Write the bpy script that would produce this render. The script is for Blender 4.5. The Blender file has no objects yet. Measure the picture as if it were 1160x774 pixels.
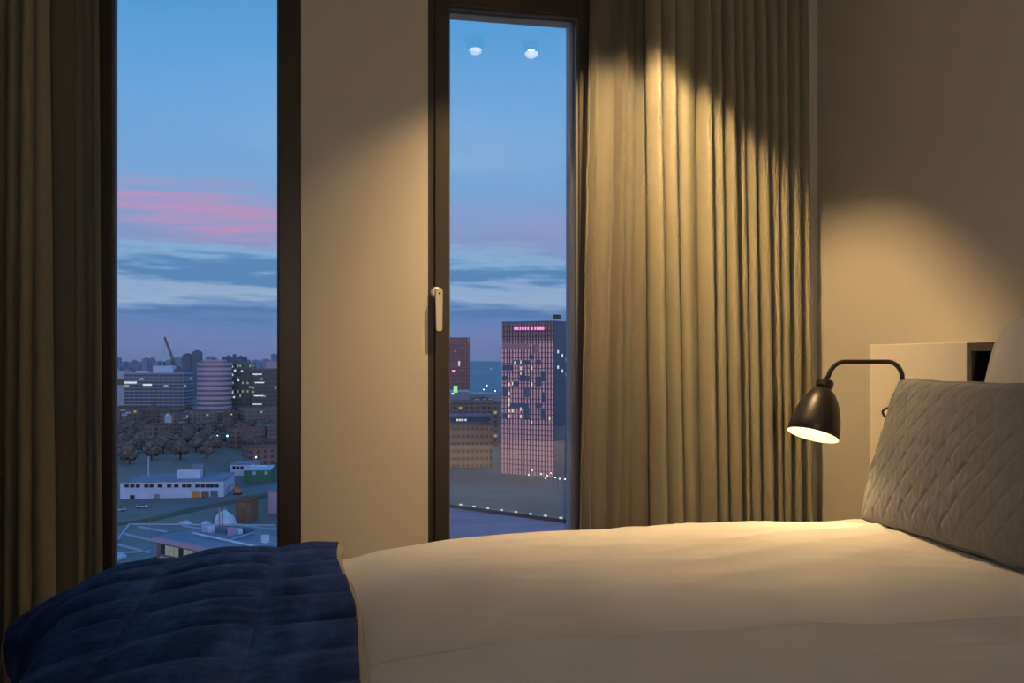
import bpy, math, random
from mathutils import Vector, noise
random.seed(7)
C = bpy.context.scene.collection
SC = bpy.context.scene
PI = math.pi
YAW = math.atan2(0.196, 0.981)
CA, SA = math.cos(YAW), math.sin(YAW)
ZC = 1.05                      # eye height
ZG = -60.0                     # street level outside

def lin(c):
    return tuple(((x/255.0)/12.92 if x <= 10 else (((x/255.0)+0.055)/1.055)**2.4) for x in c)

def ray(u, v):
    a = (u-580)/1000.0
    return (CA*a+SA, -SA*a+CA, (405-v)/1000.0)
def P(u, v, d):
    r = ray(u, v)
    return Vector((r[0]*d, r[1]*d, ZC+r[2]*d))
def onZ(u, v, z):
    return P(u, v, (z-ZC)*1000.0/(405-v))
def onY(u, Y):                 # X of a plumb line standing in the plane Y
    r = ray(u, 405)
    return r[0]*Y/r[1]

def sstep(a, b, x):
    t = min(1, max(0, (x-a)/(b-a))); return t*t*(3-2*t)
def interp(x, pts):
    if x <= pts[0][0]: return pts[0][1]
    for (x0, y0), (x1, y1) in zip(pts, pts[1:]):
        if x <= x1:
            t = (x-x0)/(x1-x0); return y0+(y1-y0)*t
    return pts[-1][1]
def fbm(x, y, z=0.0): return noise.noise(Vector((x, y, z)))

# ------------------------------------------------------------------ meshes
class MB:
    def __init__(s): s.v = []; s.f = []; s.uv = {}
    def add(s, vs, fs, uvs=None):
        b = len(s.v); s.v += [tuple(p) for p in vs]
        for i, f in enumerate(fs):
            if uvs: s.uv[len(s.f)] = uvs[i]
            s.f.append(tuple(b+k for k in f))
        return s
    def hexa(s, p):            # eight corners: lower ring of four, upper ring of four
        return s.add(p, [(3,2,1,0),(4,5,6,7),(0,1,5,4),(1,2,6,5),(2,3,7,6),(3,0,4,7)])
    def box(s, x0, x1, y0, y1, z0, z1):
        return s.hexa([(x0,y0,z0),(x1,y0,z0),(x1,y1,z0),(x0,y1,z0),(x0,y0,z1),(x1,y0,z1),(x1,y1,z1),(x0,y1,z1)])
    def obox(s, c, ax, ay, az):
        c, ax, ay, az = Vector(c), Vector(ax), Vector(ay), Vector(az)
        return s.hexa([c-ax-ay-az, c+ax-ay-az, c+ax+ay-az, c-ax+ay-az, c-ax-ay+az, c+ax-ay+az, c+ax+ay+az, c-ax+ay+az])
    def tube(s, pts, r, n=10, caps=True):
        pts = [Vector(p) for p in pts]; m = len(pts)
        rs = r if isinstance(r, (list, tuple)) else [r]*m
        vs = []; up = None
        for i, p in enumerate(pts):
            t = (pts[min(i+1, m-1)]-pts[max(i-1, 0)]).normalized()
            if up is None:
                up = Vector((0,0,1)) if abs(t.z) < .9 else Vector((1,0,0))
            a = (up - t*up.dot(t)).normalized(); up = a; b = t.cross(a)
            for k in range(n):
                q = 2*PI*k/n; vs.append(p+(a*math.cos(q)+b*math.sin(q))*rs[i])
        fs = []
        for i in range(m-1):
            for k in range(n):
                fs.append((i*n+k, i*n+(k+1)%n, (i+1)*n+(k+1)%n, (i+1)*n+k))
        if caps: fs += [tuple(range(n-1, -1, -1)), tuple((m-1)*n+k for k in range(n))]
        return s.add(vs, fs)
    def lathe(s, prof, c, ax=(0,0,1), n=40):      # prof: (radius, height along ax)
        c, ax = Vector(c), Vector(ax).normalized()
        up = Vector((0,0,1)) if abs(ax.z) < .9 else Vector((1,0,0))
        a = (up-ax*up.dot(ax)).normalized(); b = ax.cross(a); vs = []
        for r, h in prof:
            for k in range(n):
                q = 2*PI*k/n; vs.append(c+ax*h+(a*math.cos(q)+b*math.sin(q))*r)
        fs = [(i*n+k, i*n+(k+1)%n, (i+1)*n+(k+1)%n, (i+1)*n+k) for i in range(len(prof)-1) for k in range(n)]
        return s.add(vs, fs)
    def grid(s, fn, nu, nv):
        vs = [fn(i/(nu-1), j/(nv-1)) for j in range(nv) for i in range(nu)]
        fs = [(j*nu+i, j*nu+i+1, (j+1)*nu+i+1, (j+1)*nu+i) for j in range(nv-1) for i in range(nu-1)]
        return s.add(vs, fs)
    def walls(s, fp, z0, z1):                     # upright walls round a footprint, uv in metres
        n = len(fp)
        for i in range(n):
            a, b = fp[i], fp[(i+1) % n]; L = math.hypot(b[0]-a[0], b[1]-a[1])
            s.add([(a[0],a[1],z0),(b[0],b[1],z0),(b[0],b[1],z1),(a[0],a[1],z1)], [(0,1,2,3)], [[(0,0),(L,0),(L,z1-z0),(0,z1-z0)]])
        return s
    def prism(s, fp, z0, z1):
        n = len(fp)
        vs = [(p[0],p[1],z0) for p in fp]+[(p[0],p[1],z1) for p in fp]
        fs = [tuple(range(n-1,-1,-1)), tuple(range(n, 2*n))]+[(i,(i+1)%n,n+(i+1)%n,n+i) for i in range(n)]
        return s.add(vs, fs)

def wloc(o):
    p = Vector((0,0,0))
    while o is not None: p += o.location; o = o.parent
    return p
def obj(name, mb, mat, parent=None, smooth=False, bevel=0, solid=0, subsurf=0, origin=None):
    off = wloc(parent) if parent else Vector(origin or (0,0,0))
    me = bpy.data.meshes.new(name)
    me.from_pydata([tuple(Vector(p)-off) for p in mb.v], [], mb.f); 
    if mb.uv:
        l = me.uv_layers.new(name='UVMap')
        for pi, uvs in mb.uv.items():
            for k, li in enumerate(me.polygons[pi].loop_indices): l.data[li].uv = uvs[k]
    if smooth: me.polygons.foreach_set('use_smooth', [True]*len(me.polygons))
    me.materials.append(mat); me.update()
    o = bpy.data.objects.new(name, me); C.objects.link(o)
    if parent: o.parent = parent
    elif origin: o.location = origin
    if bevel:
        m = o.modifiers.new('bevel', 'BEVEL'); m.width = bevel; m.segments = 2; m.limit_method = 'ANGLE'
    if solid:
        m = o.modifiers.new('solid', 'SOLIDIFY'); m.thickness = solid; m.offset = -1
    if subsurf:
        m = o.modifiers.new('sub', 'SUBSURF'); m.levels = subsurf; m.render_levels = subsurf
    return o
def tag(o, label, cat, group=None, kind=None):
    o['label'] = label; o['category'] = cat
    if group: o['group'] = group
    if kind: o['kind'] = kind
    return o
def thing(name, label, cat, loc, group=None):
    o = bpy.data.objects.new(name, None); C.objects.link(o); o.location = loc
    o.empty_display_size = .05
    return tag(o, label, cat, group)
def struct(name, mb, mat, **k):
    o = obj(name, mb, mat, **k); o['kind'] = 'structure'; return o
def sroot(name, loc):
    o = bpy.data.objects.new(name, None); C.objects.link(o); o.location = loc; o['kind'] = 'structure'; return o
def dup(root, loc, label=None):
    r = root.copy(); C.objects.link(r); r.location = loc
    if label: r['label'] = label
    for ch in list(root.children):
        c = ch.copy(); C.objects.link(c); c.parent = r
        for g in ch.children:
            d = g.copy(); C.objects.link(d); d.parent = c
    return r

# ------------------------------------------------------------------ materials
class NT:
    def __init__(s, name):
        s.m = bpy.data.materials.new(name); s.m.use_nodes = True; s.t = s.m.node_tree
        s.b = s.t.nodes['Principled BSDF']; s.out = s.t.nodes['Material Output']
    def n(s, ty, **k):
        x = s.t.nodes.new(ty)
        for a, b in k.items(): setattr(x, a, b)
        return x
    def set(s, sock, v):
        if isinstance(v, bpy.types.NodeSocket): s.t.links.new(v, sock)
        else: sock.default_value = v
    def m_(s, op, a, b=0.0, c=0.0):
        x = s.n('ShaderNodeMath', operation=op)
        s.set(x.inputs[0], a); s.set(x.inputs[1], b); s.set(x.inputs[2], c); return x.outputs[0]
    def mix(s, f, a, b):
        x = s.n('ShaderNodeMix', data_type='RGBA'); s.set(x.inputs[0], f); s.set(x.inputs[6], a); s.set(x.inputs[7], b); return x.outputs[2]
    def noise(s, scale, detail=3, coord='Object', sc=(1,1,1), rough=.5):
        tc = s.n('ShaderNodeTexCoord'); mp = s.n('ShaderNodeMapping'); mp.inputs['Scale'].default_value = sc
        s.t.links.new(tc.outputs[coord], mp.inputs[0])
        x = s.n('ShaderNodeTexNoise'); x.inputs['Scale'].default_value = scale; x.inputs['Detail'].default_value = detail
        x.inputs['Roughness'].default_value = rough
        s.t.links.new(mp.outputs[0], x.inputs[0]); return x.outputs[0]
    def bump(s, h, strength, dist=.01):
        x = s.n('ShaderNodeBump'); x.inputs['Strength'].default_value = strength; x.inputs['Distance'].default_value = dist
        s.set(x.inputs['Height'], h); s.t.links.new(x.outputs[0], s.b.inputs['Normal'])
    def ramp(s, f, stops):
        x = s.n('ShaderNodeValToRGB'); e = x.color_ramp.elements
        while len(e) < len(stops): e.new(.5)
        for el, (p, c) in zip(e, stops):
            el.position = p; el.color = (*c, 1) if len(c) == 3 else c
        s.set(x.inputs[0], f); return x.outputs[0]
def mat(name, col, rough=.6, metal=0.0, var=0.0, vscale=4, bump=0, bscale=200, spec=.5, sheen=0, em=None, es=0, sc=(1,1,1)):
    k = NT(name); b = k.b
    b.inputs['Base Color'].default_value = (*col, 1); b.inputs['Roughness'].default_value = rough
    b.inputs['Metallic'].default_value = metal; b.inputs['Specular IOR Level'].default_value = spec
    if sheen: b.inputs['Sheen Weight'].default_value = sheen
    if var:
        f = k.noise(vscale, 4, sc=sc)
        lo = tuple(x*(1-var) for x in col); hi = tuple(min(1, x*(1+var)) for x in col)
        k.t.links.new(k.ramp(f, [(.3, lo), (.7, hi)]), b.inputs['Base Color'])
    if bump: k.bump(k.noise(bscale, 3), bump)
    if em: b.inputs['Emission Color'].default_value = (*em, 1); b.inputs['Emission Strength'].default_value = es
    return k.m
def facade(name, wall, win, cw, ch, fw, fh, lit=0.0, litcol=(1,.8,.5), es=.6, rough=.7, var=.15, offx=0.0, offy=0.0):
    k = NT(name); uv = k.n('ShaderNodeUVMap'); sp = k.n('ShaderNodeSeparateXYZ'); k.t.links.new(uv.outputs[0], sp.inputs[0])
    x = k.m_('ADD', k.m_('DIVIDE', sp.outputs[0], cw), offx); y = k.m_('ADD', k.m_('DIVIDE', sp.outputs[1], ch), offy)
    mk = k.m_('MULTIPLY', k.m_('LESS_THAN', k.m_('FRACT', x), fw), k.m_('LESS_THAN', k.m_('FRACT', y), fh))
    cb = k.n('ShaderNodeCombineXYZ'); k.set(cb.inputs[0], k.m_('FLOOR', x)); k.set(cb.inputs[1], k.m_('FLOOR', y))
    wn = k.n('ShaderNodeTexWhiteNoise', noise_dimensions='2D'); k.t.links.new(cb.outputs[0], wn.inputs[0])
    nz = k.noise(.12, 3)
    w2 = k.mix(k.m_('MULTIPLY', nz, 1.0), (*[c*(1-var) for c in wall], 1), (*[min(1, c*(1+var)) for c in wall], 1))
    k.t.links.new(k.mix(mk, w2, (*win, 1)), k.b.inputs['Base Color'])
    k.set(k.b.inputs['Roughness'], k.m_('SUBTRACT', rough, k.m_('MULTIPLY', mk, rough-.25)))
    if lit:
        k.b.inputs['Emission Color'].default_value = (*litcol, 1)
        k.set(k.b.inputs['Emission Strength'], k.m_('MULTIPLY', k.m_('MULTIPLY', mk, k.m_('LESS_THAN', wn.outputs[0], lit)), es))
    return k.m

def m_glass():
    k = NT('window glass'); t = k.t; t.nodes.remove(k.b)
    tr = k.n('ShaderNodeBsdfTransparent'); tr.inputs[0].default_value = (.95,.97,.97,1)
    gl = k.n('ShaderNodeBsdfGlossy'); gl.inputs['Roughness'].default_value = 0.0; gl.inputs[0].default_value = (1,1,1,1)
    fr = k.n('ShaderNodeFresnel'); fr.inputs[0].default_value = 2.8      # coated double glazing, mirrored once, on the face the ray enters
    gm = k.n('ShaderNodeNewGeometry'); f = k.m_('MULTIPLY', fr.outputs[0], k.m_('SUBTRACT', 1.0, gm.outputs['Backfacing']))
    mx = k.n('ShaderNodeMixShader'); t.links.new(f, mx.inputs[0]); t.links.new(tr.outputs[0], mx.inputs[1]); t.links.new(gl.outputs[0], mx.inputs[2])
    t.links.new(mx.outputs[0], k.out.inputs[0]); return k.m
def m_cloth(name, col, transl=0.0, transp=0.0, weave=900, bump=.15):
    k = NT(name); b = k.b
    f = k.noise(3, 4, sc=(1,1,.25))
    c = k.ramp(f, [(.3, tuple(x*.9 for x in col)), (.7, tuple(min(1, x*1.08) for x in col))])
    k.t.links.new(c, b.inputs['Base Color']); b.inputs['Roughness'].default_value = .85
    b.inputs['Specular IOR Level'].default_value = .15; b.inputs['Sheen Weight'].default_value = .15
    k.bump(k.noise(weave, 2), bump, .002)
    last = b.outputs[0]
    if transl:
        tl = k.n('ShaderNodeBsdfTranslucent'); k.t.links.new(c, tl.inputs[0])
        mx = k.n('ShaderNodeMixShader'); mx.inputs[0].default_value = transl
        k.t.links.new(last, mx.inputs[1]); k.t.links.new(tl.outputs[0], mx.inputs[2]); last = mx.outputs[0]
    if transp:
        tp = k.n('ShaderNodeBsdfTransparent'); mx = k.n('ShaderNodeMixShader'); mx.inputs[0].default_value = transp
        k.t.links.new(last, mx.inputs[1]); k.t.links.new(tp.outputs[0], mx.inputs[2]); last = mx.outputs[0]
    k.t.links.new(last, k.out.inputs[0]); return k.m
def m_velvet():
    k = NT('navy crushed velvet'); b = k.b
    f = k.noise(11, 6, sc=(1.2,.5,1), rough=.6); g = k.noise(40, 3)
    mixf = k.m_('ADD', k.m_('MULTIPLY', f, .8), k.m_('MULTIPLY', g, .2))
    k.t.links.new(k.ramp(mixf, [(.38, (.007,.024,.105)), (.5, (.015,.048,.20)), (.64, (.040,.105,.38))]), b.inputs['Base Color'])
    b.inputs['Roughness'].default_value = .7; b.inputs['Specular IOR Level'].default_value = .2
    b.inputs['Sheen Weight'].default_value = .12; b.inputs['Sheen Roughness'].default_value = .35; b.inputs['Sheen Tint'].default_value = (.10,.25,1,1)
    k.bump(mixf, .5, .02); return k.m

M = {}
M['wall'] = mat('warm grey wall paint', (.585,.555,.495), .85, bump=.03, bscale=350, spec=.2)
M['ceil'] = mat('ceiling paint', (.86,.85,.82), .9, spec=.1)
M['carpet'] = mat('dark carpet', (.20,.185,.165), .95, var=.2, vscale=60, bump=.3, bscale=500, spec=.05)
M['frame'] = mat('dark bronze window frame', (.032,.026,.021), .42, bump=.02, bscale=600)
M['bead'] = mat('grey glazing bead', (.11,.105,.10), .5)
M['facade_own'] = mat('pale outer cladding', (.52,.46,.48), .6)
M['handle'] = mat('champagne metal', (.62,.55,.42), .35, metal=.55)
M['glass'] = m_glass()
M['drape'] = m_cloth('taupe drape cloth', (.28,.265,.195), transl=.04)
M['voile'] = m_cloth('sheer voile', (.235,.22,.175), transl=.25, transp=.13, weave=1500, bump=.08)
M['duvet'] = m_cloth('white cotton', (.80,.77,.72), weave=1400, bump=.04)
M['velvet'] = m_velvet()
M['cream'] = m_cloth('cream edging', (.55,.50,.38), weave=1200, bump=.1)
M['grey_quilt'] = m_cloth('grey quilted cotton', (.215,.222,.235), weave=1600, bump=.06)
M['white_pillow'] = m_cloth('white pillow cotton', (.74,.70,.66), weave=1400, bump=.05)
M['panel'] = mat('cream lacquer', (.86,.82,.72), .45)
M['taupe'] = mat('taupe laminate', (.115,.10,.09), .6)
M['niche'] = mat('dark walnut', (.045,.03,.02), .6, var=.3, vscale=20, sc=(1,6,1))
M['black'] = mat('satin black metal', (.018,.016,.014), .38)
M['white_in'] = mat('white enamel', (.85,.83,.78), .5)
M['bulb'] = mat('glowing bulb', (1,.9,.7), .5, em=(1,.70,.36), es=14)
M['lens'] = mat('glowing downlight lens', (1,.9,.7), .5, em=(1,.82,.58), es=60)
M['steel'] = mat('brushed steel', (.5,.5,.5), .3, metal=.9)
M['base'] = mat('charcoal bed base fabric', (.06,.058,.055), .9)
M['mattress'] = mat('mattress ticking', (.68,.66,.62), .9)

# ------------------------------------------------------------------ room shell
YW, XR, XL, YB, H, WT = 2.90, 1.70, -2.45, -2.2, 2.385, .17
W1 = (-.752, -.1086); W2 = (.298, .872); ZT, ZB = 2.285, .06; ZT1 = 2.36
struct('floor', MB().box(XL-.1, XR+.1, YB-.1, YW+WT, -.12, 0), M['carpet'])
struct('ceiling', MB().box(XL-.1, XR+.1, YB-.1, YW+WT, H, H+.12), M['ceil'])
struct('wall_right', MB().box(XR, XR+.12, YB-.1, YW+WT, 0, H), M['wall'])
struct('wall_left', MB().box(XL-.12, XL, YB-.1, YW+WT, 0, H), M['wall'])
struct('wall_back', MB().box(XL, XR, YB-.12, YB, 0, H), M['wall'])
wf = MB()
for x0, x1 in ((XL, W1[0]), (W1[1], W2[0]), (W2[1], XR)): wf.box(x0, x1, YW, YW+WT-.03, 0, H)
for w, zt1 in ((W1, ZT1), (W2, ZT)): wf.box(w[0], w[1], YW, YW+WT-.03, zt1, H); wf.box(w[0], w[1], YW, YW+WT-.03, 0, ZB)
struct('wall_front', wf, M['wall'])
oc = MB()
for x0, x1 in ((XL, W1[0]+.045), (W1[1]-.045, W2[0]+.045), (W2[1]-.053, XR)): oc.box(x0, x1, YW+WT-.03, YW+WT+.03, -3, H+1)
for w, zt1 in ((W1, 2.31), (W2, 2.243)): oc.box(w[0]+.045, w[1]-.045, YW+WT-.03, YW+WT+.03, zt1, H+1); oc.box(w[0]+.045, w[1]-.045, YW+WT-.03, YW+WT+.03, -3, ZB+.04)
struct('wall_outer', oc, M['facade_own'])
bb = MB().box(XL, W1[0], YW-.012, YW, 0, .07).box(W1[1], W2[0], YW-.012, YW, 0, .07).box(W2[1], XR, YW-.012, YW, 0, .07)
struct('baseboard_front', bb, M['frame'])

def ring(x0, x1, z0, z1, l, r, t, b, y0, y1):
    return MB().box(x0, x0+l, y0, y1, z0, z1).box(x1-r, x1, y0, y1, z0, z1).box(x0+l, x1-r, y0, y1, z1-t, z1).box(x0+l, x1-r, y0, y1, z0, z0+b)
w1 = sroot('window_1', (-.43, YW, ZB))
obj('window_frame', ring(W1[0], W1[1], ZB, ZT1, .078, .070, .08, .08, YW+.004, YW+.075), M['frame'], w1, bevel=.003)
obj('glazing_bead', ring(W1[0]+.078, W1[1]-.070, ZB+.08, ZT1-.08, .007, .005, .006, .006, YW+.012, YW+.03), M['bead'], w1)
obj('pane', MB().box(W1[0]+.08, W1[1]-.072, YW+.034, YW+.040, ZB+.082, ZT1-.082), M['glass'], w1)
w2 = sroot('window_2', (.585, YW, ZB))
obj('window_frame', ring(W2[0], W2[1], ZB, ZT, .022, .022, .02, .02, YW+.006, YW+.075), M['frame'], w2, bevel=.002)
obj('sash', ring(W2[0]+.021, W2[1]-.018, ZB+.018, ZT-.018, .049, .043, .057, .057, YW-.004, YW+.06), M['frame'], w2, bevel=.004)
obj('glazing_bead', ring(W2[0]+.070, W2[1]-.061, ZB+.075, ZT-.075, .004, .006, .005, .005, YW+.010, YW+.026), M['bead'], w2)
obj('pane', MB().box(W2[0]+.071, W2[1]-.062, YW+.030, YW+.036, ZB+.077, ZT-.077), M['glass'], w2)
hx, hz = onY(496, YW-.02), 1.05+.074*2.87
hd = obj('window_handle', MB().lathe([(0,-.014),(.014,-.014),(.0185,-.011),(.0195,-.006),(.0195,0),(0,0)], (hx-.004, YW-.004, hz), (0,1,0), 32), M['handle'], w2, bevel=.001)
n_ = 28; lo, hi = [], []
for i in range(n_):                                  # rounded bar outline, round hub at its top
    q = 2*PI*i/n_; cz_ = hz if math.sin(q) > 0 else hz-.118
    rr = .0135 if math.sin(q) > 0 else .0115
    lo.append((hx+.002+rr*math.cos(q), YW-.031, cz_+rr*math.sin(q))); hi.append((hx+.002+rr*.9*math.cos(q), YW-.043, cz_+rr*.9*math.sin(q)))
lv = MB().add(lo+hi, [tuple(range(n_)), tuple(range(2*n_-1, n_-1, -1))]+[(i, n_+i, n_+(i+1) % n_, (i+1) % n_) for i in range(n_)])
lv.lathe([(0,-.022),(.010,-.022),(.010,0),(0,0)], (hx+.001, YW-.012, hz), (0,1,0), 20)
obj('lever', lv, M['handle'], hd, bevel=.0015)
obj('keyhole', MB().lathe([(0,-.0015),(.0035,-.0015),(.0035,0),(0,0)], (hx+.003, YW-.0425, hz-.004), (0,1,0), 12), M['black'], hd)

# ------------------------------------------------------------------ curtains
def curtain_mb(gt, gb, Yt, Yb, amps, back=0.0, ztop=2.335, zbot=.02, n=10, rows=34, seed=0.0, wob=.0022, sharp=.62):
    """gt, gb: X of the grooves at head and hem; between two grooves the cloth bulges into the room by amps."""
    cols = (len(gt)-1)*n+1
    def fn(s, t):
        z = ztop+(zbot-ztop)*t
        k = s*(len(gt)-1); i = min(int(k), len(gt)-2); f = k-i
        h = t
        x0 = gt[i]+(gb[i]-gt[i])*h; x1 = gt[i+1]+(gb[i+1]-gt[i+1])*h
        ff = f-.13*math.sin(2*PI*f)*0.0
        x = x0+(x1-x0)*ff
        a = amps[i]*(0.75+.25*t)
        y = Yt+(Yb-Yt)*t - a*(math.sin(PI*f**(1.0+.25*math.sin(i*2.3)))**sharp)
        y += back*s
        x += wob*fbm(s*6+seed, z*.8, seed); y += wob*fbm(s*5+5+seed, z*.7, seed+3)
        return (x, y, z)
    return MB().grid(fn, cols, rows)
gtop = [737,751,767,793,807,821,836,846,858,871,884,896,909,920]
gbot = [745,762,780,801,815,830,846,855,867,881,889,898,911,927]
Yd = 2.775
dr = thing('drape', 'heavy taupe pleated drape hanging in the corner behind the lamp', 'curtain', (1.33, Yd, .02))
amps = [.085,.085,.055,.085,.070,.085,.055,.070,.085,.070,.080,.075,.060]
obj('drape_cloth', curtain_mb([onY(u, 2.72+.10*i/13) for i, u in enumerate(gtop)], [onY(u, 2.72+.10*i/13) for i, u in enumerate(gbot)], Yd, Yd, amps, back=.10, n=16, rows=44, seed=1.3, sharp=.85), M['drape'], dr, smooth=True, solid=.004)
sh = thing('sheer_curtain', 'sheer voile panel between right window and heavy drape', 'curtain', (.98, 2.83, .02))
st = [671,680,698,714,722,738,752]; sb = [655,668,683,703,716,741,752]
obj('voile_cloth', curtain_mb([onY(u, 2.82) for u in st], [onY(u, 2.82) for u in sb], 2.835, 2.835, [.045,.012,.080,.012,.024,.022], n=14, rows=40, seed=4.1, wob=.006, sharp=1.0), M['voile'], sh, smooth=True)
hm = MB().tube([(onY(671+(655-671)*t, 2.82), 2.826+.003*math.sin(9*t), 2.335-2.31*t) for t in [i/30 for i in range(31)]], .004, 6)
obj('hem', hm, M['voile'], sh, smooth=True)
# the pair at the other window
lt = [-60,-36,-12,8,25,38,52]; lb = [-60,-38,-18,2,18,36,62]
dl = thing('drape', 'dim heavy taupe drape at the far end of the left window', 'curtain', (-1.07, Yd, .02))
obj('drape_cloth', curtain_mb([onY(u, Yd-.02) for u in lt], [onY(u, Yd-.02) for u in lb], Yd, Yd, [.07,.06,.075,.05,.06,.03], n=14, rows=40, seed=8.0, sharp=.85), M['drape'], dl, smooth=True, solid=.004)
s2t = [40,52,83,91,103,110]; s2b = [40,54,84,98,107,115]
sl = thing('sheer_curtain', 'sheer voile strip hanging beside the left window frame', 'curtain', (-.80, 2.83, .02))
obj('voile_cloth', curtain_mb([onY(u, 2.82) for u in s2t], [onY(u, 2.82) for u in s2b], 2.835, 2.835, [.012,.006,.022,.014,.016], n=12, rows=40, seed=2.2, wob=.005, sharp=1.0), M['voile'], sl, smooth=True)
for nm, x0, x1, lb_ in (('curtain_track', -1.5, -.72, 'slim track under the ceiling carrying the left window curtains'), ('curtain_track', .83, 1.68, 'slim track under the ceiling carrying the corner curtains')):
    t = thing(nm, lb_, 'curtain rail', ((x0+x1)/2, 2.78, 2.338))
    obj('rail', MB().box(x0, x1, 2.72, 2.755, 2.338, 2.360).box(x0, x1, 2.825, 2.85, 2.338, 2.360), M['white_in'], t)
    for q in (.1, .9):
        xx = x0+(x1-x0)*q; obj('bracket', MB().box(xx-.01, xx+.01, 2.715, 2.855, 2.360, H), M['steel'], t)

# ------------------------------------------------------------------ bed
XF = -.60
foot = [(-.80,-.30),(-.60,-.085),(-.582,-.076),(-.546,-.054),(-.48,-.031),(-.356,-.012),(-.24,.003),(-.08,0.0),(.05,.004),(.27,.027),(.73,.030),(1.05,.040),(1.25,.036),(1.5,.026)]
def smooth_foot(x):
    return (interp(x-.04, foot)+interp(x, foot)*2+interp(x+.04, foot))/4
def crook(x, y):                                    # the crease between the duvets does not run quite true
    return (.045-.10*x)*sstep(.62, .0, abs(y-1.335))
def shoulder(x, y):
    return x-.075*(1-sstep(1.5, 2.12, y))*sstep(-.05, -.40, x)
FAR = [(1.347,.487),(1.348,.530),(1.358,.547),(1.40,.561),(1.50,.577),(1.65,.589),(1.85,.594),(2.02,.592),(2.12,.583),(2.185,.555),(2.222,.50),(2.238,.42),(2.242,.30)]
NEAR = [(1.324,.487),(1.323,.552),(1.314,.572),(1.28,.584),(1.15,.588),(.95,.592),(.75,.590),(.58,.575),(.47,.53),(.43,.45),(.42,.30)]
def prof(pts, t):                                   # smooth point at arc fraction t of a section
    L = [0]
    for a, b in zip(pts, pts[1:]): L.append(L[-1]+math.hypot(b[0]-a[0], b[1]-a[1]))
    def at(s):
        s = min(L[-1], max(0, s))
        for i in range(len(pts)-1):
            if s <= L[i+1]+1e-9:
                q = (s-L[i])/(L[i+1]-L[i]); return (pts[i][0]+(pts[i+1][0]-pts[i][0])*q, pts[i][1]+(pts[i+1][1]-pts[i][1])*q)
        return pts[-1]
    s = t*L[-1]; w = .018
    ps = [at(s-w), at(s), at(s), at(s+w)]
    return (sum(p[0] for p in ps)/4, sum(p[1] for p in ps)/4)
def wrinkle(x, y):
    a = sstep(.05, .5, x)
    r1 = 1-abs(fbm(x*2.1+y*1.5, y*9-x*2.2, 1.0))*2
    r2 = 1-abs(fbm(x*3.0-y*2.0, y*15+x*3.2, 6.0))*2
    return .0060*fbm(x*1.6, y*4.5, 2.0)+a*(.0120*r1*max(0, fbm(x*2+3, y*3, 8)+.4)+.0085*r2*max(0, fbm(x*2.4, y*4+9, 3)+.3))
def duvet(pts, x0, x1, nu, nv, seed):
    def fn(s, t):
        x = x0+(x1-x0)*s; y, z = prof(pts, t)
        top = sstep(.42, .56, z)
        dz = (smooth_foot(shoulder(x, y))-.011*sstep(.11, .03, x))*top
        return (x, y+crook(x, y)+.006*fbm(x*2+seed, z*5)*(1-top*.7), z+dz+wrinkle(x, y+seed)*top)
    return MB().grid(fn, nu, nv)
bed = thing('bed', 'double bed standing with its head against the right wall', 'bed', (.45, 1.33, 0))
obj('bed_base', MB().box(-.44, 1.545, .47, 2.19, .12, .34), M['base'], bed, bevel=.01)
for (x0, x1, y0, y1) in ((-.43,1.54,.475,1.325),(-.43,1.54,1.338,2.185)):
    obj('mattress', MB().box(x0, x1, y0, y1, .34, .43), M['mattress'], bed, bevel=.03)
for x in (-.36, 1.45):
    for y in (.55, 2.1): obj('leg', MB().lathe([(0,0),(.025,0),(.03,.12),(0,.12)], (x, y, 0), n=16), M['black'], bed)
d1 = tag(obj('duvet', duvet(FAR, -.452, 1.53, 260, 120, 0.0), M['duvet'], None, smooth=True, solid=.012, origin=(.5, 1.8, .48)),
         'white single duvet on the window half of the bed, touching the pillow', 'duvet')
d2 = tag(obj('duvet', duvet(NEAR, -.452, 1.53, 220, 100, 5.0), M['duvet'], None, smooth=True, solid=.012, origin=(.5, .9, .48)),
         'white single duvet in the foreground, near side of the crease', 'duvet')

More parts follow.
